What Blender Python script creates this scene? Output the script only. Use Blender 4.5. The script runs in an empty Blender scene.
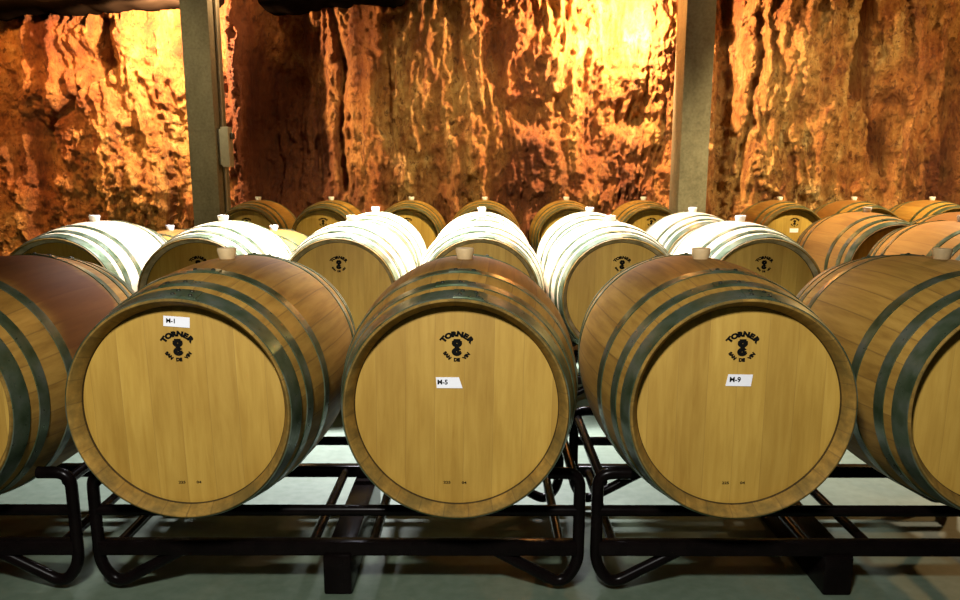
import bpy, bmesh, math, random
from mathutils import Vector, noise, Matrix
random.seed(7)
PI = math.pi
S = bpy.context.scene
COL = S.collection

# ------------------------------------------------------------------ helpers
def obj(name, bm, mat, parent=None, smooth=35):
    me = bpy.data.meshes.new(name)
    bm.normal_update(); bm.to_mesh(me); bm.free()
    if smooth:
        for p in me.polygons: p.use_smooth = True
        me.set_sharp_from_angle(angle=math.radians(smooth))
    o = bpy.data.objects.new(name, me); COL.objects.link(o)
    if mat: me.materials.append(mat)
    if parent: o.parent = parent
    return o

def tag(o, label=None, cat=None, group=None, kind=None):
    if label: o['label'] = label
    if cat: o['category'] = cat
    if group: o['group'] = group
    if kind: o['kind'] = kind
    return o

def thing(name, loc, label, cat, group=None):
    o = bpy.data.objects.new(name, None); COL.objects.link(o)
    o.location = loc; o.empty_display_size = .1
    return tag(o, label, cat, group)

def copy_tree(o, parent=None):
    c = o.copy(); COL.objects.link(c)
    if parent: c.parent = parent
    for ch in list(o.children): copy_tree(ch, c)
    return c

def lathe(bm, prof, seg=96, closed=False):
    """profile of (t, r) turned about the y axis"""
    rings = []
    for t, r in prof:
        if r < 1e-6: rings.append([bm.verts.new((0, t, 0))])
        else: rings.append([bm.verts.new((r*math.sin(2*PI*k/seg), t, r*math.cos(2*PI*k/seg))) for k in range(seg)])
    prs = list(zip(rings, rings[1:]))
    if closed: prs.append((rings[-1], rings[0]))
    for a, b in prs:
        for k in range(seg):
            k2 = (k+1) % seg
            if len(a) == 1 and len(b) == 1: continue
            if len(a) == 1: bm.faces.new((a[0], b[k], b[k2]))
            elif len(b) == 1: bm.faces.new((a[k], b[0], a[k2]))
            else: bm.faces.new((a[k], b[k], b[k2], a[k2]))
    bmesh.ops.recalc_face_normals(bm, faces=bm.faces)

def box(bm, x0, x1, y0, y1, z0, z1, bev=.0):
    vs = [bm.verts.new(p) for p in ((x0,y0,z0),(x1,y0,z0),(x1,y1,z0),(x0,y1,z0),(x0,y0,z1),(x1,y0,z1),(x1,y1,z1),(x0,y1,z1))]
    fs = [bm.faces.new([vs[i] for i in f]) for f in ((3,2,1,0),(4,5,6,7),(0,1,5,4),(1,2,6,5),(2,3,7,6),(3,0,4,7))]
    if bev:
        es = list({e for f in fs for e in f.edges})
        bmesh.ops.bevel(bm, geom=es, offset=bev, segments=2, affect='EDGES', profile=.5)

def tube(bm, pts, r, seg=12):
    pts = [Vector(p) for p in pts]
    rings = []; up = None
    for i, p in enumerate(pts):
        d = (pts[min(i+1, len(pts)-1)] - pts[max(i-1, 0)]).normalized()
        if up is None:
            up = Vector((0,0,1)) if abs(d.z) < .9 else Vector((0,1,0))
        s = d.cross(up).normalized(); u = s.cross(d).normalized(); up = u
        rings.append([bm.verts.new(p + r*(math.cos(2*PI*k/seg)*s + math.sin(2*PI*k/seg)*u)) for k in range(seg)])
    for a, b in zip(rings, rings[1:]):
        for k in range(seg): bm.faces.new((a[k], a[(k+1)%seg], b[(k+1)%seg], b[k]))
    bm.faces.new(rings[0][::-1]); bm.faces.new(rings[-1])
    bmesh.ops.recalc_face_normals(bm, faces=bm.faces)

def rounded(path, rad, n=7):
    """polyline with its inner corners rounded"""
    P = [Vector(p) for p in path]; out = [P[0]]
    for a, b, c in zip(P, P[1:], P[2:]):
        u = (a-b); v = (c-b); q = min(rad, u.length*.49, v.length*.49)
        A = b + u.normalized()*q; B = b + v.normalized()*q
        for i in range(n+1):
            t = i/n; out.append((1-t)**2*A + 2*t*(1-t)*b + t*t*B)
    out.append(P[-1]); return out

# ------------------------------------------------------------------ materials
def mat(name):
    m = bpy.data.materials.new(name); m.use_nodes = True
    nt = m.node_tree; return m, nt, nt.nodes['Principled BSDF']

class NB:
    def __init__(s, nt): s.nt = nt
    def n(s, typ, **kw):
        nd = s.nt.nodes.new(typ)
        for k, v in kw.items():
            if k in ('operation','data_type','blend_type','noise_dimensions','noise_type','interpolation_type','feature','wave_type','bands_direction'): setattr(nd, k, v)
            else:
                key = int(k[1:]) if k[0] == 'i' and k[1:].isdigit() else k.replace('_', ' ')
                if hasattr(v, 'is_output'): s.nt.links.new(v, nd.inputs[key])
                else: nd.inputs[key].default_value = v
        return nd
    def l(s, a, b): s.nt.links.new(a, b)
    def math(s, op, a, b=None, c=None):
        nd = s.nt.nodes.new('ShaderNodeMath'); nd.operation = op
        for i, v in enumerate((a, b, c)):
            if v is None: continue
            if hasattr(v, 'is_output'): s.l(v, nd.inputs[i])
            else: nd.inputs[i].default_value = v
        return nd.outputs[0]
    def mix(s, f, a, b, mode='MIX'):
        nd = s.nt.nodes.new('ShaderNodeMix'); nd.data_type = 'RGBA'; nd.blend_type = mode
        for i, v in ((0, f), (6, a), (7, b)):
            if hasattr(v, 'is_output'): s.l(v, nd.inputs[i])
            elif i == 0: nd.inputs[i].default_value = v
            else: nd.inputs[i].default_value = (*v, 1)
        return nd.outputs[2]
    def ramp(s, f, stops):
        nd = s.nt.nodes.new('ShaderNodeValToRGB'); s.l(f, nd.inputs[0]); cr = nd.color_ramp
        while len(cr.elements) < len(stops): cr.elements.new(.5)
        for e, (p, c) in zip(cr.elements, stops): e.position = p; e.color = (*c, 1) if len(c) == 3 else c
        return nd.outputs[0]
    def mapped(s, scale, src='Object', loc=None):
        tc = s.nt.nodes.new('ShaderNodeTexCoord'); mp = s.nt.nodes.new('ShaderNodeMapping')
        mp.inputs['Scale'].default_value = scale
        if loc is not None: s.l(loc, mp.inputs['Location'])
        s.l(tc.outputs[src], mp.inputs[0]); return mp.outputs[0]
    def bump(s, h, strength, dist, bsdf):
        b = s.n('ShaderNodeBump', Strength=strength, Distance=dist); s.l(h, b.inputs['Height']); s.l(b.outputs[0], bsdf.inputs['Normal'])

def simple(name, col, rough=.5, metal=0., var=.25, scale=30):
    m, nt, b = mat(name); N = NB(nt)
    nz = N.n('ShaderNodeTexNoise', Vector=N.mapped((1,1,1)), Scale=scale, Detail=4.)
    c = N.ramp(nz.outputs[0], ((.3, tuple(x*(1-var) for x in col)), (.7, tuple(min(1, x*(1+var)) for x in col))))
    N.l(c, b.inputs['Base Color']); b.inputs['Roughness'].default_value = rough; b.inputs['Metallic'].default_value = metal
    return m

def wood_head():
    m, nt, b = mat('oak_head'); N = NB(nt)
    tc = nt.nodes.new('ShaderNodeTexCoord'); sx = N.n('ShaderNodeSeparateXYZ', Vector=tc.outputs['Object'])
    oi = nt.nodes.new('ShaderNodeObjectInfo'); rnd = oi.outputs['Random']
    xb = N.math('ADD', N.math('MULTIPLY', sx.outputs[0], 13.5), N.math('MULTIPLY', rnd, 37.))
    wn = N.n('ShaderNodeTexWhiteNoise', noise_dimensions='1D', W=N.math('FLOOR', xb))
    fr = N.math('FRACT', xb)
    seam = N.math('LESS_THAN', N.math('MINIMUM', fr, N.math('SUBTRACT', 1., fr)), .012)
    off = N.n('ShaderNodeCombineXYZ', X=N.math('MULTIPLY', wn.outputs[0], 3.), Y=N.math('MULTIPLY', rnd, 20.), Z=N.math('MULTIPLY', wn.outputs[0], 9.))
    grain = N.n('ShaderNodeTexNoise', Vector=N.mapped((62,62,5.5), loc=off.outputs[0]), Scale=1., Detail=5., Roughness=.6, Distortion=.4)
    blotch = N.n('ShaderNodeTexNoise', Vector=N.mapped((9,9,3), loc=off.outputs[0]), Scale=1., Detail=3.)
    c = N.ramp(grain.outputs[0], ((.25, (.44,.252,.036)), (.55, (.53,.325,.056)), (.80, (.585,.37,.072))))
    c = N.mix(1., c, N.ramp(blotch.outputs[0], ((.3, (.80,.76,.66)), (.65, (1,1,1)))), 'MULTIPLY')
    c = N.mix(1., c, N.ramp(wn.outputs[0], ((0., (.90,.87,.82)), (1., (1.04,1.03,1.01)))), 'MULTIPLY')
    c = N.mix(N.math('MULTIPLY', seam, .22), c, (.16,.08,.02))
    N.l(c, b.inputs['Base Color']); b.inputs['Roughness'].default_value = .62
    N.bump(grain.outputs[0], .15, .002, b)
    return m

def wood_stave():
    # object colour red channel: how far the wine stain spreads, green: warmth of the wood
    m, nt, b = mat('oak_stave'); N = NB(nt)
    tc = nt.nodes.new('ShaderNodeTexCoord'); sx = N.n('ShaderNodeSeparateXYZ', Vector=tc.outputs['Object'])
    oi = nt.nodes.new('ShaderNodeObjectInfo'); rnd = oi.outputs['Random']
    oc = N.n('ShaderNodeSeparateColor', Color=oi.outputs['Color'])
    ang = N.math('ARCTAN2', sx.outputs[0], sx.outputs[2])
    a = N.math('ADD', N.math('MULTIPLY', ang, 27/(2*PI)), N.math('MULTIPLY', rnd, .9))
    wn = N.n('ShaderNodeTexWhiteNoise', noise_dimensions='2D', Vector=N.n('ShaderNodeCombineXYZ', X=N.math('FLOOR', a), Y=N.math('MULTIPLY', rnd, 50.)).outputs[0])
    fr = N.math('FRACT', a)
    seam = N.math('LESS_THAN', N.math('MINIMUM', fr, N.math('SUBTRACT', 1., fr)), .025)
    off = N.n('ShaderNodeCombineXYZ', X=N.math('MULTIPLY', wn.outputs[0], 5.), Y=N.math('MULTIPLY', rnd, 9.), Z=wn.outputs[0])
    grain = N.n('ShaderNodeTexNoise', Vector=N.mapped((45,3.,45), loc=off.outputs[0]), Scale=1., Detail=5., Roughness=.6)
    c = N.ramp(grain.outputs[0], ((.28, (.26,.138,.026)), (.55, (.40,.230,.046)), (.78, (.48,.290,.066))))
    c = N.mix(1., c, N.ramp(wn.outputs[0], ((0., (.80,.76,.70)), (1., (1.05,1.03,1.0)))), 'MULTIPLY')
    c = N.mix(N.math('MULTIPLY', seam, .4), c, (.10,.05,.02))
    # wine stain around the bung and along the bilge
    nz = N.n('ShaderNodeTexNoise', Vector=N.mapped((6,3,6), loc=off.outputs[0]), Scale=1., Detail=5.)
    ay = N.math('ADD', N.math('ABSOLUTE', sx.outputs[1]), N.math('MULTIPLY', N.math('SUBTRACT', nz.outputs[0], .5), .16))
    band = N.n('ShaderNodeMapRange', interpolation_type='SMOOTHSTEP', Value=ay, From_Min=.25, From_Max=.15, To_Min=0., To_Max=1.).outputs[0]
    aa = N.math('ADD', N.math('ABSOLUTE', ang), N.math('MULTIPLY', N.math('SUBTRACT', nz.outputs[0], .5), 1.4))
    spread = N.math('MULTIPLY', oc.outputs[0], 2.4)
    arc = N.n('ShaderNodeMapRange', interpolation_type='SMOOTHSTEP', Value=aa, From_Max=N.math('MULTIPLY', spread, .5), From_Min=spread, To_Min=0., To_Max=1.).outputs[0]
    st = N.math('MULTIPLY', N.math('MULTIPLY', band, arc), N.math('MULTIPLY_ADD', oc.outputs[0], .65, .25))
    c = N.mix(st, c, N.mix(grain.outputs[0], (.072,.017,.0045), (.150,.046,.014)))
    c = N.mix(N.math('MULTIPLY', oc.outputs[1], .5), c, (.50,.21,.055))
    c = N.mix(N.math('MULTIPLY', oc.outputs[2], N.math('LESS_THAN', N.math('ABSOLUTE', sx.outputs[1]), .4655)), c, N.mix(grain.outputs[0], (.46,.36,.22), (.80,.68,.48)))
    dz = N.n('ShaderNodeTexNoise', Vector=N.mapped((11,11,11), loc=N.n('ShaderNodeCombineXYZ', X=N.math('MULTIPLY', rnd, 30.)).outputs[0]), Scale=1., Detail=6., Roughness=.7)
    chime = N.math('GREATER_THAN', N.math('ABSOLUTE', sx.outputs[1]), .424)
    c = N.mix(N.math('MULTIPLY', chime, N.ramp(dz.outputs[0], ((.36, (.15,.15,.15)), (.60, (.72,.72,.72))))), c, (.075,.060,.018))
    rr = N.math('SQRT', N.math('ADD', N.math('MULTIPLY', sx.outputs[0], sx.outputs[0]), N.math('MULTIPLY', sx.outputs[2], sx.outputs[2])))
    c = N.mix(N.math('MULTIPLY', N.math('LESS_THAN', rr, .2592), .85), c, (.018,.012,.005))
    N.l(c, b.inputs['Base Color']); b.inputs['Roughness'].default_value = .6; b.inputs['Specular IOR Level'].default_value = .18
    N.bump(grain.outputs[0], .15, .002, b)
    return m

def steel_hoop():
    m, nt, b = mat('weathered_hoop_steel'); N = NB(nt)
    n1 = N.n('ShaderNodeTexNoise', Vector=N.mapped((14,14,14)), Scale=1., Detail=5.)
    n2 = N.n('ShaderNodeTexNoise', Vector=N.mapped((60,60,60)), Scale=1., Detail=3.)
    c = N.ramp(n1.outputs[0], ((.3, (.060,.095,.040)), (.5, (.13,.175,.100)), (.75, (.26,.29,.235))))
    N.l(c, b.inputs['Base Color']); b.inputs['Metallic'].default_value = .68
    N.l(N.ramp(n2.outputs[0], ((.3, (.27,)*3), (.7, (.43,)*3))), b.inputs['Roughness'])
    return m

def rock(name='cave_rock'):
    m, nt, b = mat(name); N = NB(nt)
    v = N.mapped((1,1,.5))
    n1 = N.n('ShaderNodeTexNoise', Vector=N.mapped((1,1,.45)), Scale=.8, Detail=5., Roughness=.6, Distortion=.5)
    n2 = N.n('ShaderNodeTexNoise', Vector=v, Scale=4.5, Detail=10., Roughness=.68, Distortion=.3)
    n3 = N.n('ShaderNodeTexNoise', Vector=N.mapped((1,1,.75)), Scale=16., Detail=10., Roughness=.72, Distortion=.5)
    st = N.n('ShaderNodeTexNoise', Vector=N.mapped((5,5,.35)), Scale=1.2, Detail=8., Roughness=.65, Distortion=.8)
    c = N.ramp(n2.outputs[0], ((.33, (.30,.095,.020)), (.46, (.52,.24,.065)), (.56, (.66,.37,.125)), (.72, (.84,.61,.31))))
    c = N.mix(1., c, N.ramp(n1.outputs[0], ((.38, (.72,.50,.38)), (.50, (.9,.84,.74)), (.62, (1.05,1.02,.95)))), 'MULTIPLY')
    ir = nt.nodes.new('ShaderNodeAttribute'); ir.attribute_name = 'iron_and_shade'  # iron tint, with shade and light painted in on the back wall
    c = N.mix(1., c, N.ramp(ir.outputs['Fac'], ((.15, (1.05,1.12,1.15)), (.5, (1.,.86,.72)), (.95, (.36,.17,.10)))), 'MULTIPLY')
    c = N.mix(N.ramp(st.outputs[0], ((.52, (0,0,0)), (.62, (.75,.75,.75)))), c, (.26,.075,.018))
    c = N.mix(N.ramp(n3.outputs[0], ((.54, (0,0,0)), (.62, (.85,.85,.85)))), c, (.13,.036,.010))
    N.l(c, b.inputs['Base Color']); b.inputs['Roughness'].default_value = .8
    n4 = N.n('ShaderNodeTexNoise', Vector=N.mapped((1,1,.8)), Scale=45., Detail=6., Roughness=.7)
    hh = N.math('ADD', N.math('ADD', N.math('MULTIPLY', n3.outputs[0], .8), n2.outputs[0]), N.math('MULTIPLY', n4.outputs[0], .35))
    N.bump(hh, 1., .16, b)
    return m

def floor_mat():
    m, nt, b = mat('painted_concrete_floor'); N = NB(nt)
    n1 = N.n('ShaderNodeTexNoise', Vector=N.mapped((1,1,1)), Scale=1.6, Detail=6., Roughness=.6)
    n2 = N.n('ShaderNodeTexNoise', Vector=N.mapped((1,1,1)), Scale=28., Detail=5.)
    c = N.ramp(n1.outputs[0], ((.3, (.060,.090,.056)), (.7, (.110,.148,.098))))
    c = N.mix(.25, c, N.ramp(n2.outputs[0], ((.3, (.05,.07,.05)), (.7, (.18,.21,.17)))))
    N.l(c, b.inputs['Base Color']); b.inputs['Roughness'].default_value = .55
    return m

def concrete():
    m, nt, b = mat('board_marked_concrete'); N = NB(nt)
    n1 = N.n('ShaderNodeTexNoise', Vector=N.mapped((1,1,.5)), Scale=5., Detail=7., Roughness=.65)
    n2 = N.n('ShaderNodeTexNoise', Vector=N.mapped((1,1,1)), Scale=40., Detail=5.)
    c = N.ramp(n1.outputs[0], ((.3, (.10,.085,.050)), (.7, (.22,.195,.13))))
    c = N.mix(.3, c, N.ramp(n2.outputs[0], ((.3, (.08,.07,.045)), (.7, (.28,.26,.19)))))
    sx = N.n('ShaderNodeSeparateXYZ', Vector=N.mapped((1,1,1)))
    j = N.math('LESS_THAN', N.math('FRACT', N.math('MULTIPLY', sx.outputs[2], 1.3)), .02)
    c = N.mix(N.math('MULTIPLY', j, .2), c, (.08,.07,.05))
    N.l(c, b.inputs['Base Color']); b.inputs['Roughness'].default_value = .8
    N.bump(n1.outputs[0], .3, .01, b)
    return m

M_HEAD, M_STAVE, M_HOOP = wood_head(), wood_stave(), steel_hoop()
M_ROCK, M_FLOOR, M_CONC = rock(), floor_mat(), concrete()
M_BUNG = simple('pale_bung', (.66,.47,.23), .6, 0, .12, 40)
M_WBUNG = simple('white_bung', (.80,.78,.72), .5, 0, .05, 40)
M_INK = simple('black_stencil_ink', (.008,.008,.007), .8, 0, .2, 80)
M_INK.node_tree.nodes['Principled BSDF'].inputs['Specular IOR Level'].default_value = .0
M_STICK = simple('white_sticker', (.93,.93,1.), .6, 0, .03, 20)
M_RACK = simple('dark_rack_paint', (.0035,.0022,.002), .25, 0, .3, 20)
M_RACK.node_tree.nodes['Principled BSDF'].inputs['Specular IOR Level'].default_value = .09
M_RIVET = simple('rivet_steel', (.05,.055,.04), .4, .7, .2, 30)
M_BOX = simple('grey_box_paint', (.34,.31,.24), .5, 0, .1, 20)
M_DARKROCK = simple('dark_ceiling_rock', (.006,.004,.003), 1., 0, .4, 3)  # near black: unlit look of the overhangs put into the colour
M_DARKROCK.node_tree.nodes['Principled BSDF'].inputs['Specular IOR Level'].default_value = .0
M_PLASTIC = simple('dark_plastic', (.03,.025,.02), .5, 0, .2, 20)
M_ORANGE = simple('orange_tape', (.85,.42,.05), .5, 0, .05, 30)

# ------------------------------------------------------------------ barrel
L, R, r0 = .94, .3335, .2810
RH = .2570
def rad(t):                      # t from -L/2 .. L/2
    return R - (R-r0)*(2*t/L)**2

def text_mesh(s, size, bold):
    cu = bpy.data.curves.new('tx', 'FONT'); cu.body = s; cu.size = size; cu.align_x = 'CENTER'; cu.align_y = 'CENTER'
    cu.offset = size*bold; cu.resolution_u = 3
    o = bpy.data.objects.new('tx', cu); COL.objects.link(o)
    dg = bpy.context.evaluated_depsgraph_get()
    me = bpy.data.meshes.new_from_object(o.evaluated_get(dg))
    bpy.data.objects.remove(o); bpy.data.curves.remove(cu)
    return me

def add_text(bm, s, size, fx, bold=.03):
    """flat lettering mapped by fx(x, z) -> (x, y, z)"""
    me = text_mesh(s, size, bold); n0 = len(bm.verts)
    vs = [bm.verts.new(fx(v.co.x, v.co.y)) for v in me.vertices]
    for p in me.polygons:
        try: bm.faces.new([vs[i] for i in p.vertices])
        except ValueError: pass
    bpy.data.meshes.remove(me)

HEADY = -L/2+.042                # outer face of the front head
def ellipse(bm, cx, cz, rx, rz, y, hole=None, n=28, a0=0, a1=2*PI):
    o = [bm.verts.new((cx+rx*math.cos(a0+(a1-a0)*k/n), y, cz+rz*math.sin(a0+(a1-a0)*k/n))) for k in range(n+1)]
    if hole:
        i = [bm.verts.new((cx+hole*rx*math.cos(a0+(a1-a0)*k/n), y, cz+hole*rz*math.sin(a0+(a1-a0)*k/n))) for k in range(n+1)]
        for k in range(n): bm.faces.new((o[k], o[k+1], i[k+1], i[k]))
    else: bm.faces.new(o[:-1])

def rect(bm, x0, x1, z0, z1, y):
    bm.faces.new([bm.verts.new(p) for p in ((x0,y,z0),(x1,y,z0),(x1,y,z1),(x0,y,z1))])

SZ = .1545
def stencil_lettering():
    bm = bmesh.new(); y = HEADY-.0006
    rr = .043
    word = 'TORNER'
    for i, ch in enumerate(word):
        a = (i-2.5)*.345
        def fx(x, z, a=a):
            x *= 1.15
            return (math.sin(a)*(rr+z)+math.cos(a)*x, y, SZ-.006+math.cos(a)*(rr+z)*.92-math.sin(a)*x)
        add_text(bm, ch, .0188, fx, .085)
    return bm

def stencil_small():
    bm = bmesh.new(); y = HEADY-.0006
    for wd, a in (('SAN', -.84), ('DE', 0), ('VIN', .84)):
        def fx2(x, z, a=a):
            q = .0325
            return (math.sin(a)*(q-z)+math.cos(a)*x, y, SZ+.000-math.cos(a)*(q-z)*.98+math.sin(a)*x)
        add_text(bm, wd, .0118, fx2, .09)
    return bm

def stencil_emblem():
    bm = bmesh.new(); y = HEADY-.0006
    ellipse(bm, 0, SZ+.0105, .0130, .0105, y, .08)
    rect(bm, -.0125, -.0085, SZ+.007, SZ+.0165, y-.0001); rect(bm, .0085, .0125, SZ+.007, SZ+.0165, y-.0001)
    rect(bm, -.0085, .0085, SZ+.017, SZ+.0215, y-.0002)
    ellipse(bm, 0, SZ-.0110, .0130, .0110, y, .10, a0=.60, a1=2*PI-.15)
    rect(bm, -.006, .006, SZ-.003, SZ+.004, y-.0001); rect(bm, .000, .0105, SZ-.0125, SZ-.0085, y-.0001)
    return bm

def stamp_marks(cx, s):
    bm = bmesh.new(); y = HEADY-.0006
    if True:
        add_text(bm, s, .0095, lambda x, z: (cx+x*1.3, y, -.201+z))
    return bm

HOOPS = [(.006,.062), (.098,.136), (.226,.262)]
HOOP_T = [(a-L/2, b-L/2) for a, b in HOOPS] + [(L/2-b, L/2-a) for a, b in HOOPS[::-1]]

def hoop_bm(t0, t1, lap):
    bm = bmesh.new(); th = .0030
    n = 4; ts = [t0+(t1-t0)*k/n for k in range(n+1)]
    prof = [(t0, rad(t0)-.002)] + [(t, rad(t)+th) for t in ts] + [(t1, rad(t1)-.002)]
    lathe(bm, prof, 96, True)
    # overlapping end of the band
    A = [(lap+(k-6)*.022) for k in range(13)]
    e = .004; g = [[], []]
    for a in A:
        for j, (t, h) in enumerate(((t0+e, th+.0028), (t1-e, th+.0028))):
            g[j].append(bm.verts.new(((rad(t)+h)*math.sin(a), t, (rad(t)+h)*math.cos(a))))
    lo = [[], []]
    for a in A:
        for j, t in enumerate((t0+e, t1-e)):
            lo[j].append(bm.verts.new(((rad(t)+th*.6)*math.sin(a), t, (rad(t)+th*.6)*math.cos(a))))
    for k in range(12):
        bm.faces.new((g[0][k], g[0][k+1], g[1][k+1], g[1][k]))
        bm.faces.new((lo[0][k], lo[0][k+1], g[0][k+1], g[0][k]))
        bm.faces.new((g[1][k], g[1][k+1], lo[1][k+1], lo[1][k]))
    for k in (0, 12): bm.faces.new((lo[0][k], g[0][k], g[1][k], lo[1][k]))
    return bm

def rivet_bm(t, a):
    bm = bmesh.new()
    bmesh.ops.create_uvsphere(bm, u_segments=10, v_segments=6, radius=.0062)
    c = Vector(((rad(t)+.0062)*math.sin(a), t, (rad(t)+.0062)*math.cos(a)))
    bmesh.ops.scale(bm, vec=(1,1,.6), verts=bm.verts)
    bmesh.ops.transform(bm, matrix=Matrix.Translation(c) @ Matrix.Rotation(a, 4, 'Y'), verts=bm.verts)
    return bm

def head_bm(front):
    bm = bmesh.new(); s = 1 if front else -1
    a, b = s*HEADY, s*(HEADY+.022)
    lathe(bm, [(a, 0), (a, RH-.012), (a+s*.003, RH+.004), (b, RH+.004), (b, 0)], 96)
    return bm

def make_barrel(rivets=True):
    root = thing('wine_barrel', (0,0,0), 'x', 'barrel')
    def part(name, bm, m, par=None, **k):
        o = obj(name, bm, m, par or root, **k)
        if par is None: o.location = (0,0,R)
        return o
    bm = bmesh.new()
    ts = [-L/2+L*k/40 for k in range(41)]
    outer = [(t, rad(t)) for t in ts]
    outer[0] = (-L/2+.003, rad(-L/2+.003)); outer[-1] = (L/2-.003, rad(L/2-.003))
    e = L/2
    prof = [(-e+.068, RH-.001), (-e+.044, RH), (-e+.002, .2745), (-e, .2765), (-e, .2795)] + outer + [(e, .2795), (e, .2765), (e-.002, .2745), (e-.044, RH), (e-.068, RH-.001)]
    lathe(bm, prof, 120)
    part('staves', bm, M_STAVE)
    h = part('head', head_bm(True), M_HEAD); part('head', head_bm(False), M_HEAD)
    part('stencil_lettering', stencil_lettering(), M_INK, h, smooth=0)
    part('stencil_small_lettering', stencil_small(), M_INK, h, smooth=0)
    part('stencil_emblem', stencil_emblem(), M_INK, h, smooth=0)
    if rivets:
        for cx, wd in ((-.022, '225'), (.022, '04')): part('stamp_mark', stamp_marks(cx, wd), M_INK, h, smooth=0)
    for i, (a, b) in enumerate(HOOP_T):
        lap = (.10, -.06, .03, .12, -.1, .04)[i]
        hp = part('hoop', hoop_bm(a, b, lap), M_HOOP)
        if rivets:
            tm = (a+b)/2
            for da in (-.075, .075):
                if b-a > .05:
                    for dt in (-.013, .013): part('rivet', rivet_bm(tm+dt, lap+da*(1 if dt < 0 else .75)), M_RIVET, hp)
                else: part('rivet', rivet_bm(tm, lap+da), M_RIVET, hp)
    bm = bmesh.new()
    prof = [(0, 0), (0, .020), (.006, .022), (.034, .028), (.039, .026), (.040, 0)]
    lathe(bm, prof, 28); bmesh.ops.rotate(bm, matrix=Matrix.Rotation(PI/2, 3, 'X'), verts=bm.verts, cent=(0,0,0))
    g = obj('bung', bm, M_BUNG, root); g.location = (0, 0, 2*R-.008)
    return root

def find(o, name):
    for c in o.children:
        if c.name.split('.')[0] == name: return c

def all_parts(o):
    for c in o.children:
        yield c; yield from all_parts(c)

AX = .564                        # height of the barrel axes
near = make_barrel(True); far = make_barrel(False)
used = set()
def place(proto, x, d, label, group, z=AX, roll=0., yaw=0., stain=.3, warm=0., white=False, pale=0.):
    o = proto if proto.name not in used else copy_tree(proto)
    used.add(o.name)
    o.name = 'wine_barrel'
    used.add(o.name)
    o.location = (x, d+L/2, z-R); o.rotation_euler = (0, 0, yaw)
    tag(o, label, 'barrel', group)
    if roll:
        for c in o.children:
            c.rotation_euler = (0, roll, 0)
            if c.name.startswith('bung'): c.location = (math.sin(roll)*(R-.008), 0, R+math.cos(roll)*(R-.008))
    find(o, 'staves').color = (stain, warm, pale, 1)
    if white:
        b = find(o, 'bung'); b.data = b.data.copy(); b.data.materials[0] = M_WBUNG
        b['label'] = 'white bung'
    return o

def sticker(barrel, x, z, w, h, slant_l, slant_r, tilt, text=None):
    bm = bmesh.new(); y = HEADY-.0012
    P = [(-w/2-slant_l, -h/2), (w/2+slant_r, -h/2), (w/2, h/2), (-w/2, h/2)]
    f = [bm.verts.new((a, 0, c)) for a, c in P]; g = [bm.verts.new((a, .0008, c)) for a, c in P]
    bm.faces.new(f); bm.faces.new(g[::-1])
    for k in range(4): bm.faces.new((f[k], g[k], g[(k+1)%4], f[(k+1)%4]))
    bmesh.ops.recalc_face_normals(bm, faces=bm.faces)
    s = obj('sticker', bm, M_STICK, barrel, smooth=0)
    s.location = (x, y, R+z); s.rotation_euler = (0, tilt, 0); s['label'] = 'small white sticker with handwritten mark' if text else 'small white sticker'
    if text:
        bm = bmesh.new()
        add_text(bm, text, h*.60, lambda a, c: (a-w*.21, -.0005, c+h*.04))
        obj('handwriting', bm, M_INK, s, smooth=0)
    return s

D1, D2, D3, D4 = 2.037, 3.986, 5.055, 7.488
g1 = 'barrels in the front row'
b = place(near, -1.455, D1, 'front-row oak barrel cut off by the left picture edge, with a broad red-brown wine stain', g1, stain=1.0, warm=.1)
B1 = place(near, -.747, D1, 'front-row oak barrel whose white sticker sits above the black stencil', g1, yaw=-.026, roll=-.02, stain=.35)
B2 = place(near, -.0590, D1, 'middle front-row oak barrel facing straight out, slant-ended white sticker below its stencil', g1, yaw=-.020, roll=.015, stain=.45)
B3 = place(near, .639, D1, 'front-row oak barrel right of the middle one, white sticker centred under its stencil', g1, yaw=.016, stain=.40)
B4 = place(near, 1.338, D1, 'front-row oak barrel cut off by the right picture edge, unstained golden staves', g1, stain=.02, roll=.02)
sticker(B1, -.002, .219, .066, .026, 0, 0, .07, 'M-1')
sticker(B2, -.022, .064, .058, .028, -.002, .009, 0, 'M-5')
sticker(B3, -.001, .071, .062, .030, .005, -.003, .02, 'M-9')

g2 = 'barrels in the second row'
for x, lab, st, wm, roll in (
    (-2.020, 'pale second-row barrel with blue-grey hoops, farthest left, in front of the red rock', .05, .0, .01),
    (-1.352, 'white-lit second-row barrel, second from the left, partly behind the barrel with the top sticker', .05, 0, 0),
    (-.685, 'white-lit second-row barrel with black stencil, seen between the first two stickered front barrels', .05, 0, 0),
    (-.015, 'brightly lit second-row barrel directly behind the middle front barrel, orange tape on its top', .05, 0, 0),
    (.656, 'white-lit second-row barrel seen through the gap right of the middle front barrel', .05, 0, 0),
    (1.327, 'white-topped second-row barrel behind the front barrel right of the middle, pale bung and shaded head', .15, .0, 0),
    (2.475, 'orange-brown second-row barrel at the right picture edge, behind the cut-off front barrel', .25, .9, 0)):
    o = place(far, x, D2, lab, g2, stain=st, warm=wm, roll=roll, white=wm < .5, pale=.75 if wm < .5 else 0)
    if abs(x+.015) < .01 or abs(x-.656) < .01:
        bm = bmesh.new(); t = -.11; rr = rad(t)+.001
        q = [bm.verts.new(((rad(tt)+.0015)*math.sin(a), tt, (rad(tt)+.0015)*math.cos(a))) for tt, a in ((t-.02,-.06),(t-.02,.06),(t+.02,.06),(t+.02,-.06))]
        bm.faces.new(q); tp = obj('tape', bm, M_ORANGE, o); tp.location = (0,0,R); tp['label'] = 'orange tape'

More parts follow.
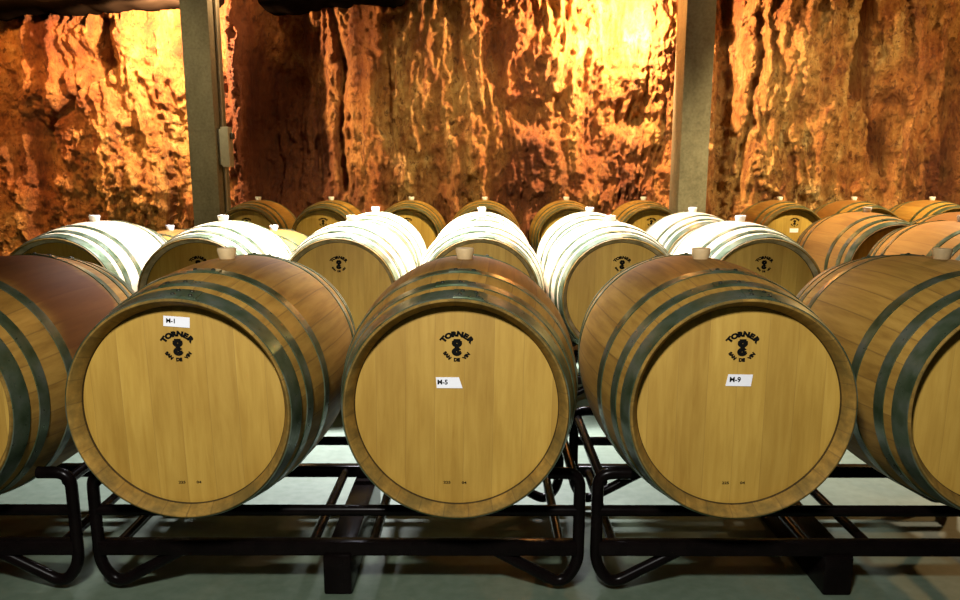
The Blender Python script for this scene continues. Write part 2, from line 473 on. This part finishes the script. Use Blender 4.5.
g3 = 'barrels in the third row'
LOW = AX-.115
for x, z, lab, st, wm, roll in (
    (-2.022, LOW, 'low third-row barrel just showing between the two leftmost second-row barrels', .3, .4, 0),
    (-1.352, LOW, 'low-set third-row barrel showing pinkish behind the second barrel of the second row', .5, .4, 0),
    (-.694, AX, 'white-lit third-row barrel behind the stencilled second-row barrel left of centre', .05, 0, 0),
    (-.012, AX, 'white-lit third-row barrel in line behind the middle front barrel', .05, 0, 0),
    (.680, AX, 'white-lit third-row barrel with a pale bung right of centre, behind the glowing hoops', .05, 0, 0),
    (1.352, AX, 'pinkish white third-row barrel in front of the right concrete column', .5, .2, -.03),
    (2.454, AX, 'orange-brown third-row barrel with green-grey hoops and shaded head, right of the right column', .30, .75, 0),
    (3.128, AX, 'pink-topped third-row barrel at the right picture edge below the rock wall', .8, .5, 0)):
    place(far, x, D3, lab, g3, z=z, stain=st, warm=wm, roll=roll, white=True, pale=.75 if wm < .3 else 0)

g4 = 'barrels in the last row by the rock'
for i, (x, lab, st, wm) in enumerate((
    (-2.076, 'last-row barrel farthest left, beside the left column with the grey box', .2, .4),
    (-1.404, 'last-row barrel second from the left, beneath the dark red-brown rock hollow', .1, .1),
    (-.665, 'last-row pale barrel under the smooth yellow rock, third from the left', .05, 0),
    (.012, 'last-row barrel mostly hidden behind the glowing middle barrels', .05, 0),
    (.762, 'last-row barrel right of the middle, half hidden by a white-lit barrel', .1, .2),
    (1.471, 'last-row barrel just left of the right concrete column', .1, .2),
    (2.724, 'last-row barrel with white sticker on its yellow head, right of the right column', .35, .3),
    (3.405, 'last-row barrel behind the orange-stained third-row barrel, brownish top', .6, .5),
    (4.123, 'last-row barrel nearest the right picture edge', .3, .4))):
    o = place(far, x, D4, lab, g4, stain=st, warm=wm, white=True)
    if i == 6: sticker(o, .0, .085, .075, .035, 0, 0, 0)

# ------------------------------------------------------------------ racks
def make_rack(s, drop=0.):
    """tubular two-barrel rack; y = 0 is the front frame, s the distance between the barrel axes"""
    root = thing('barrel_rack', (0,0,0), 'x', 'rack')
    W = .665*s/.691; YB = .617
    zu = AX-drop-rad(-L/2+.16)-.0165; zl = .130-drop
    for y in (0, YB):
        bm = bmesh.new(); tube(bm, [(-W+.005, y, zu), (W-.005, y, zu)], .0155); obj('upper_rail', bm, M_RACK, root)
        bm = bmesh.new(); box(bm, -W+.004, W-.004, y-.018, y+.018, zl-.021, zl+.021, .005); obj('lower_rail', bm, M_RACK, root)
        for sg in (-1, 1):
            zb = .019
            pts = [(sg*(W-.23), y, max(zl-.01, zb)), (sg*(W-.045), y, zb), (sg*W, y, zb+.06), (sg*W, y, .345-drop), (sg*(W-.088), y, .345-drop)]
            if zl < .06: pts = [(sg*(W-.23), y, zb), (sg*W, y, zb), (sg*W, y, .345-drop), (sg*(W-.088), y, .345-drop)]
            bm = bmesh.new(); tube(bm, rounded(pts, .055), .0165, 14); obj('end_loop', bm, M_RACK, root)
    for x, z in ((-W+.012, .32-drop), (W-.012, .32-drop), (-W+.05, zl), (W-.05, zl), (-.075, zl), (.095, zl)):
        bm = bmesh.new(); tube(bm, [(x, 0, z), (x, YB, z)], .0145); obj('cross_tube', bm, M_RACK, root)
    if zl > .05:
        bm = bmesh.new(); box(bm, -.039, .039, -.03, YB+.03, .0, zl-.015, .006); obj('fork_channel', bm, M_RACK, root)
    return root

RY = .163
rk = {}
def rack(x, d, s, label, group, drop=0.):
    key = (round(s, 3), drop)
    if key in rk: o = copy_tree(rk[key])
    else: o = rk[key] = make_rack(s, drop)
    o.location = (x, d+RY, 0); tag(o, label, 'rack', group)

gr = 'tubular barrel racks'
rack(-1.790, D1, .691, 'dark tubular steel rack at the left picture edge, under the cut-off stained front barrel', gr)
rack(-.401, D1, .691, 'dark tubular steel rack under the first two stickered front barrels', gr)
rack(.978, D1, .691, 'dark tubular steel rack under the right-hand pair of front barrels', gr)
for x, lab in ((-1.686, 'dark steel rack under the two leftmost second-row barrels'), (-.350, 'dark steel rack under the second-row pair behind the middle front barrel'),
               (.9915, 'dark steel rack under the second-row pair right of centre'), (2.809, 'dark steel rack under the orange-brown second-row barrel at the right edge')):
    rack(x, D2, .668, lab, gr)
rack(-1.687, D3, .668, 'low dark rack carrying the two low-set third-row barrels', gr, .115)
for x, lab in ((-.353, 'dark steel rack under the third-row pair in line with the middle front barrel'), (1.016, 'dark steel rack under the third-row pair in front of the right column'),
               (2.791, 'dark steel rack under the orange-stained third-row pair on the right')):
    rack(x, D3, .668, lab, gr)
for x, lab in ((-1.74, 'dark rack under the leftmost last-row pair by the left column'), (-.326, 'dark rack under the last-row pair below the smooth yellow rock'),
               (1.116, 'dark rack under the last-row pair left of the right column'), (3.064, 'dark rack under the last-row pair right of the right column'), (4.468, 'dark rack under the last-row barrel at the right edge')):
    rack(x, D4, .668, lab, gr)

# ------------------------------------------------------------------ the cellar
CAMZ, TH, F, CY = 1.145, .2035, 851.6, 348.4
WY = 9.75
def wpt(px, py):                 # place on the wall plane seen at a picture point
    z = CAMZ+WY*math.tan(math.atan((CY-py)/F)-TH)
    dd = WY*math.cos(TH)-(z-CAMZ)*math.sin(TH)
    return (px-483.2)*dd/F, z
feat = []
for px, py, rx, rz, amp in ((165,200,36,34,.30),(43,150,10,38,-.40),(95,60,34,16,-.24),(50,45,40,30,.16),(60,95,40,22,.15),(118,140,16,60,.12),(10,170,26,60,.10),
    (150,90,26,70,.12),(176,205,8,22,-.25),
    (285,78,24,24,-.35),(262,140,16,70,-.30),(292,120,40,120,-.75),(241,110,11,130,.42),(358,100,12,120,.22),(420,120,48,120,.16),(385,90,8,90,-.10),(497,60,11,36,-.24),(515,50,12,50,.10),
    (523,115,18,14,-.18),(560,60,50,40,.10),(632,118,22,16,-.20),(655,170,14,40,-.25),(605,200,30,14,.12),
    (728,100,13,140,-.45),(800,90,34,120,.12),(868,40,9,70,-.32),(880,140,8,60,-.22),(862,100,10,60,-.15),(910,100,26,110,.14),(930,130,12,40,-.12),(953,120,8,90,-.30)):
    x, z = wpt(px, py); feat.append((x, z, rx/94., rz/96., amp))
crack = []
for pts in (((760,15),(757,60),(748,120),(738,190)), ((868,0),(866,50),(874,110),(885,175)), ((330,0),(345,70),(338,130),(345,190)), ((955,40),(957,110),(948,190)), ((105,20),(100,70),(72,105),(48,130))):
    crack.append([wpt(*p) for p in pts])
def segd(x, z, a, b):
    dx, dz = b[0]-a[0], b[1]-a[1]; t = ((x-a[0])*dx+(z-a[1])*dz)/(dx*dx+dz*dz); t = min(1, max(0, t))
    return math.hypot(x-a[0]-t*dx, z-a[1]-t*dz)
def relief(x, z, k):
    v = Vector((x*.9, z*.45, k)); w = noise.noise(v*1.3)
    d = .24*noise.fractal(Vector((x*.75, z*.40, k+3)), .9, 2.1, 3)
    xx = x+.25*w+.10*noise.noise(Vector((x*2, z*1.5, k+9)))
    f = 1-abs(noise.noise(Vector((xx*2.6, z*.38, k+5)))); d += .15*(f*f-.6)
    f = 1-abs(noise.noise(Vector((xx*6.5, z*.9, k+7)))); d += .105*(f*f-.6)
    q = noise.fractal(Vector((x*4.5, z*3.2, k+1)), .8, 2.2, 4); d += .085*q
    q = noise.ridged_multi_fractal(Vector((xx*9, z*5, k+2)), .9, 2.1, 4, 1., 2.); d += .034*(q-1.)
    q = noise.fractal(Vector((x*14, z*9, k+15)), .7, 2.2, 3); d += .050*q
    f = 1-abs(noise.noise(Vector((xx*13, z*1.3, k+11)))); d += .075*(f*f-.6)*max(0, min(1, .6+noise.noise(Vector((x, z, k+13)))*1.6))
    return d
def back_relief(x, z):
    d = relief(x, z, 0)
    for fx, fz, rx, rz, a in feat:
        u = ((x-fx)/rx)**2+((z-fz)/rz)**2
        if u < 6: d += a*math.exp(-u)
    for c in crack:
        m = min(segd(x, z, p, q) for p, q in zip(c, c[1:]))
        if m < .2: d -= .20*math.exp(-(m/.045)**2)
    return d

def rock_wall(name, P, U, n_u, n_v, hu, hv, fn, m):
    """grid from corner P along unit vector U (horizontal) and up; displaced along the normal"""
    bm = bmesh.new(); U = Vector(U); nrm = U.cross(Vector((0,0,1)))
    rows = []
    for j in range(n_v+1):
        z = -.06+hv*j/n_v; row = []
        for i in range(n_u+1):
            s = hu*i/n_u
            p = Vector(P)+U*s+Vector((0,0,z))
            p += nrm*fn(p, z); row.append(bm.verts.new(p))
        rows.append(row)
    for j in range(n_v):
        for i in range(n_u): bm.faces.new((rows[j][i], rows[j][i+1], rows[j+1][i+1], rows[j+1][i]))
    o = obj(name, bm, m, smooth=180)
    at = o.data.attributes.new('iron_and_shade', 'FLOAT', 'POINT'); vals = []
    for v in o.data.vertices:
        x, z = v.co.x, v.co.z
        q = .5+.75*noise.fractal(Vector((x*.9, z*.55, 31+v.co.y*.2)), .8, 2.1, 4)
        if name == 'wall_back':  # shade of the hollow and lit stretches painted in over the iron tint
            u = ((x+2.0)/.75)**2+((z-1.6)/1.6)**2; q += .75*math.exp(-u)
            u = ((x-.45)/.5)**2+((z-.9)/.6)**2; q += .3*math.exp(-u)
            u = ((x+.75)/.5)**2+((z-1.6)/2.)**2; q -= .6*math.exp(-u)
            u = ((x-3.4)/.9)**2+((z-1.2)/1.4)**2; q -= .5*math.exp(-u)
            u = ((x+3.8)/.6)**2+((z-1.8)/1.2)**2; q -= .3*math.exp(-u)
        vals.append(min(1, max(0, q)))
    at.data.foreach_set('value', vals)
    return tag(o, kind='structure')

XL, XR, ZT = -6.8, 7.0, 4.15
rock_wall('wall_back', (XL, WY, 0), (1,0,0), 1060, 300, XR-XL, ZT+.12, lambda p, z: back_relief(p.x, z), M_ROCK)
rock_wall('wall_left', (XL, -3, 0), (0,1,0), 150, 50, WY+3, ZT+.12, lambda p, z: relief(p.y, z, 20), M_ROCK)
rock_wall('wall_right', (XR, WY, 0), (0,-1,0), 150, 50, WY+3, ZT+.12, lambda p, z: relief(p.y, z, 40), M_ROCK)
bm = bmesh.new(); box(bm, XL-.6, XR+.6, -3, WY+.6, -.15, 0); tag(obj('floor', bm, M_FLOOR, smooth=0), kind='structure')
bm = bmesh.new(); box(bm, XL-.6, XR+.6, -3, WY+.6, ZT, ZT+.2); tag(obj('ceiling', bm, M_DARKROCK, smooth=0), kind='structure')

def overhang(name, x0, x1, za, zb):
    bm = bmesh.new(); n = int((x1-x0)/.05); rings = []
    for k in range(n+1):
        x = x0+(x1-x0)*k/n; q = noise.fractal(Vector((x*2.2, 3, 1)), .8, 2.1, 4)*.05; q2 = noise.noise(Vector((x*3, 9, 1)))*.08
        z = za+(zb-za)*k/n+q
        rings.append([bm.verts.new(p) for p in ((x, 9.22+q2, ZT+.1), (x, 9.18+q2, z+.05), (x, 9.24+q2, z), (x, 9.55, z-.02+q2*.3), (x, 9.95, z), (x, 9.95, ZT+.1))])
    for a, b in zip(rings, rings[1:]):
        for i in range(6): bm.faces.new((a[i], b[i], b[(i+1) % 6], a[(i+1) % 6]))
    bm.faces.new(rings[0]); bm.faces.new(rings[-1][::-1]); bmesh.ops.recalc_face_normals(bm, faces=bm.faces)
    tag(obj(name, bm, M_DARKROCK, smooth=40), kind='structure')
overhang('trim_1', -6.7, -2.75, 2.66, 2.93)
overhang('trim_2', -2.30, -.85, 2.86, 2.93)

def column(x0, x1, y0, y1, label):
    t = thing('concrete_column', ((x0+x1)/2, (y0+y1)/2, 0), label, 'column', 'concrete columns before the rock wall')
    w, d = (x1-x0)/2, (y1-y0)/2
    bm = bmesh.new(); box(bm, -w, w, -d, d, 0, ZT, .012); obj('shaft', bm, M_CONC, t)
    return t
cl = column(-2.90, -2.63, 8.60, 9.00, 'grey-brown concrete column on the left with an electrical box on its side')
column(1.937, 2.22, 8.60, 9.02, 'grey concrete column right of centre, lit orange on its left side')
# conduit down the inner side of the left column
bm = bmesh.new(); tube(bm, [(.135+.018, -.02, .0), (.135+.018, -.02, ZT)], .016)
obj('conduit', bm, M_BOX, cl)
t = thing('electrical_box', (-2.63, 8.72, 1.20), 'grey electrical switch box on the inner side of the left column', 'box')
bm = bmesh.new(); box(bm, .0365, .115, -.075, .075, 0, .39, .008); obj('housing', bm, M_BOX, t)
bm = bmesh.new(); box(bm, .0, .0365, -.05, -.035, .02, .37, .002); box(bm, .0, .0365, .035, .06, .02, .37, .002); obj('bracket', bm, M_BOX, t)
bm = bmesh.new(); box(bm, .115, .15, -.03, .03, .27, .33, .008); obj('switch_knob', bm, M_PLASTIC, t)

# ------------------------------------------------------------------ lights
def lamp(name, typ, loc, energy, color, size=.1, target=None, **kw):
    d = bpy.data.lights.new(name, typ); d.energy = energy; d.color = color
    if typ == 'AREA': d.shape = 'RECTANGLE'; d.size, d.size_y = size if isinstance(size, tuple) else (size, size)
    else: d.shadow_soft_size = size
    for k, v in kw.items(): setattr(d, k, v)
    o = bpy.data.objects.new(name, d); COL.objects.link(o); o.location = loc
    if target: o.rotation_euler = (Vector(target)-Vector(loc)).to_track_quat('-Z', 'Y').to_euler()
    return o
WARM = (1., .62, .29)
RED = (1., .47, .13)
lamp('wall_lamp_west', 'SPOT', (-3.32, 9.12, 2.68), 680, WARM, .05, (-3.32, 10.2, 2.3), spot_size=math.radians(172), spot_blend=.25)
lamp('column_fill_left', 'POINT', (-2.36, 8.86, 3.02), 34, WARM, .05)  # added fill for the left column's inner face
lamp('wall_lamp_mid', 'SPOT', (1.52, 9.08, 2.78), 900, WARM, .05, (1.52, 10.2, 2.4), spot_size=math.radians(172), spot_blend=.25)
lamp('column_fill_right', 'POINT', (1.30, 8.80, 3.05), 70, RED, .05)  # added fill for the right column's left face
lamp('wall_lamp_east', 'POINT', (5.4, 7.4, 3.5), 330, (1., .60, .22), .08)
lamp('left_wall_fill', 'SPOT', (-4.6, 7.6, 3.3), 480, RED, .08, (-5.2, 9.7, 1.2), spot_size=math.radians(95), spot_blend=.5)  # added fill that brightens the left part of the wall
lamp('cellar_tube', 'AREA', (-.36, 4.80, 3.1), 360, (.94, .93, 1.), (1.5, .16), (-.36, 4.80, 0), spread=math.radians(95))
for k, (x, e) in enumerate(((.10, 900), (3.9, 1250), (-3.5, 300))):  # the weak left one is added to brighten the left column
    lamp('aisle_spot', 'SPOT', (x, 5.7, 3.4), e, (1., .82, .42), .10, (x, 8.6, .9), spot_size=math.radians(72), spot_blend=.6)
lamp('right_fill', 'SPOT', (3.1, 5.5, 3.5), 850, (1., .84, .58), .10, (2.8, 4.9, 0), spot_size=math.radians(78), spot_blend=.6)  # added fill to brighten the right-hand barrels of the middle rows
lamp('camera_flash', 'SPOT', (-.40, -.15, 2.5), 400, (1., .985, .93), .14, (.0, 1.95, .34), spot_size=math.radians(62), spot_blend=.5)

w = bpy.data.worlds.new('World'); S.world = w; w.use_nodes = True
bg = w.node_tree.nodes['Background']; bg.inputs[0].default_value = (.05,.045,.04,1); bg.inputs[1].default_value = .05

# ------------------------------------------------------------------ camera
cam = bpy.data.cameras.new('Camera'); co = bpy.data.objects.new('Camera', cam); COL.objects.link(co)
cam.sensor_width = 36; cam.sensor_fit = 'HORIZONTAL'; cam.lens = 36*F/960; cam.shift_y = (CY-300)/960
co.location = (0, 0, CAMZ); co.rotation_euler = (PI/2-TH, 0, .0037)
cam.clip_end = 100
S.camera = co
vs = S.view_settings
vs.view_transform = 'Standard'; vs.look = 'None'; vs.gamma = 1; vs.exposure = 0; vs.use_curve_mapping = False
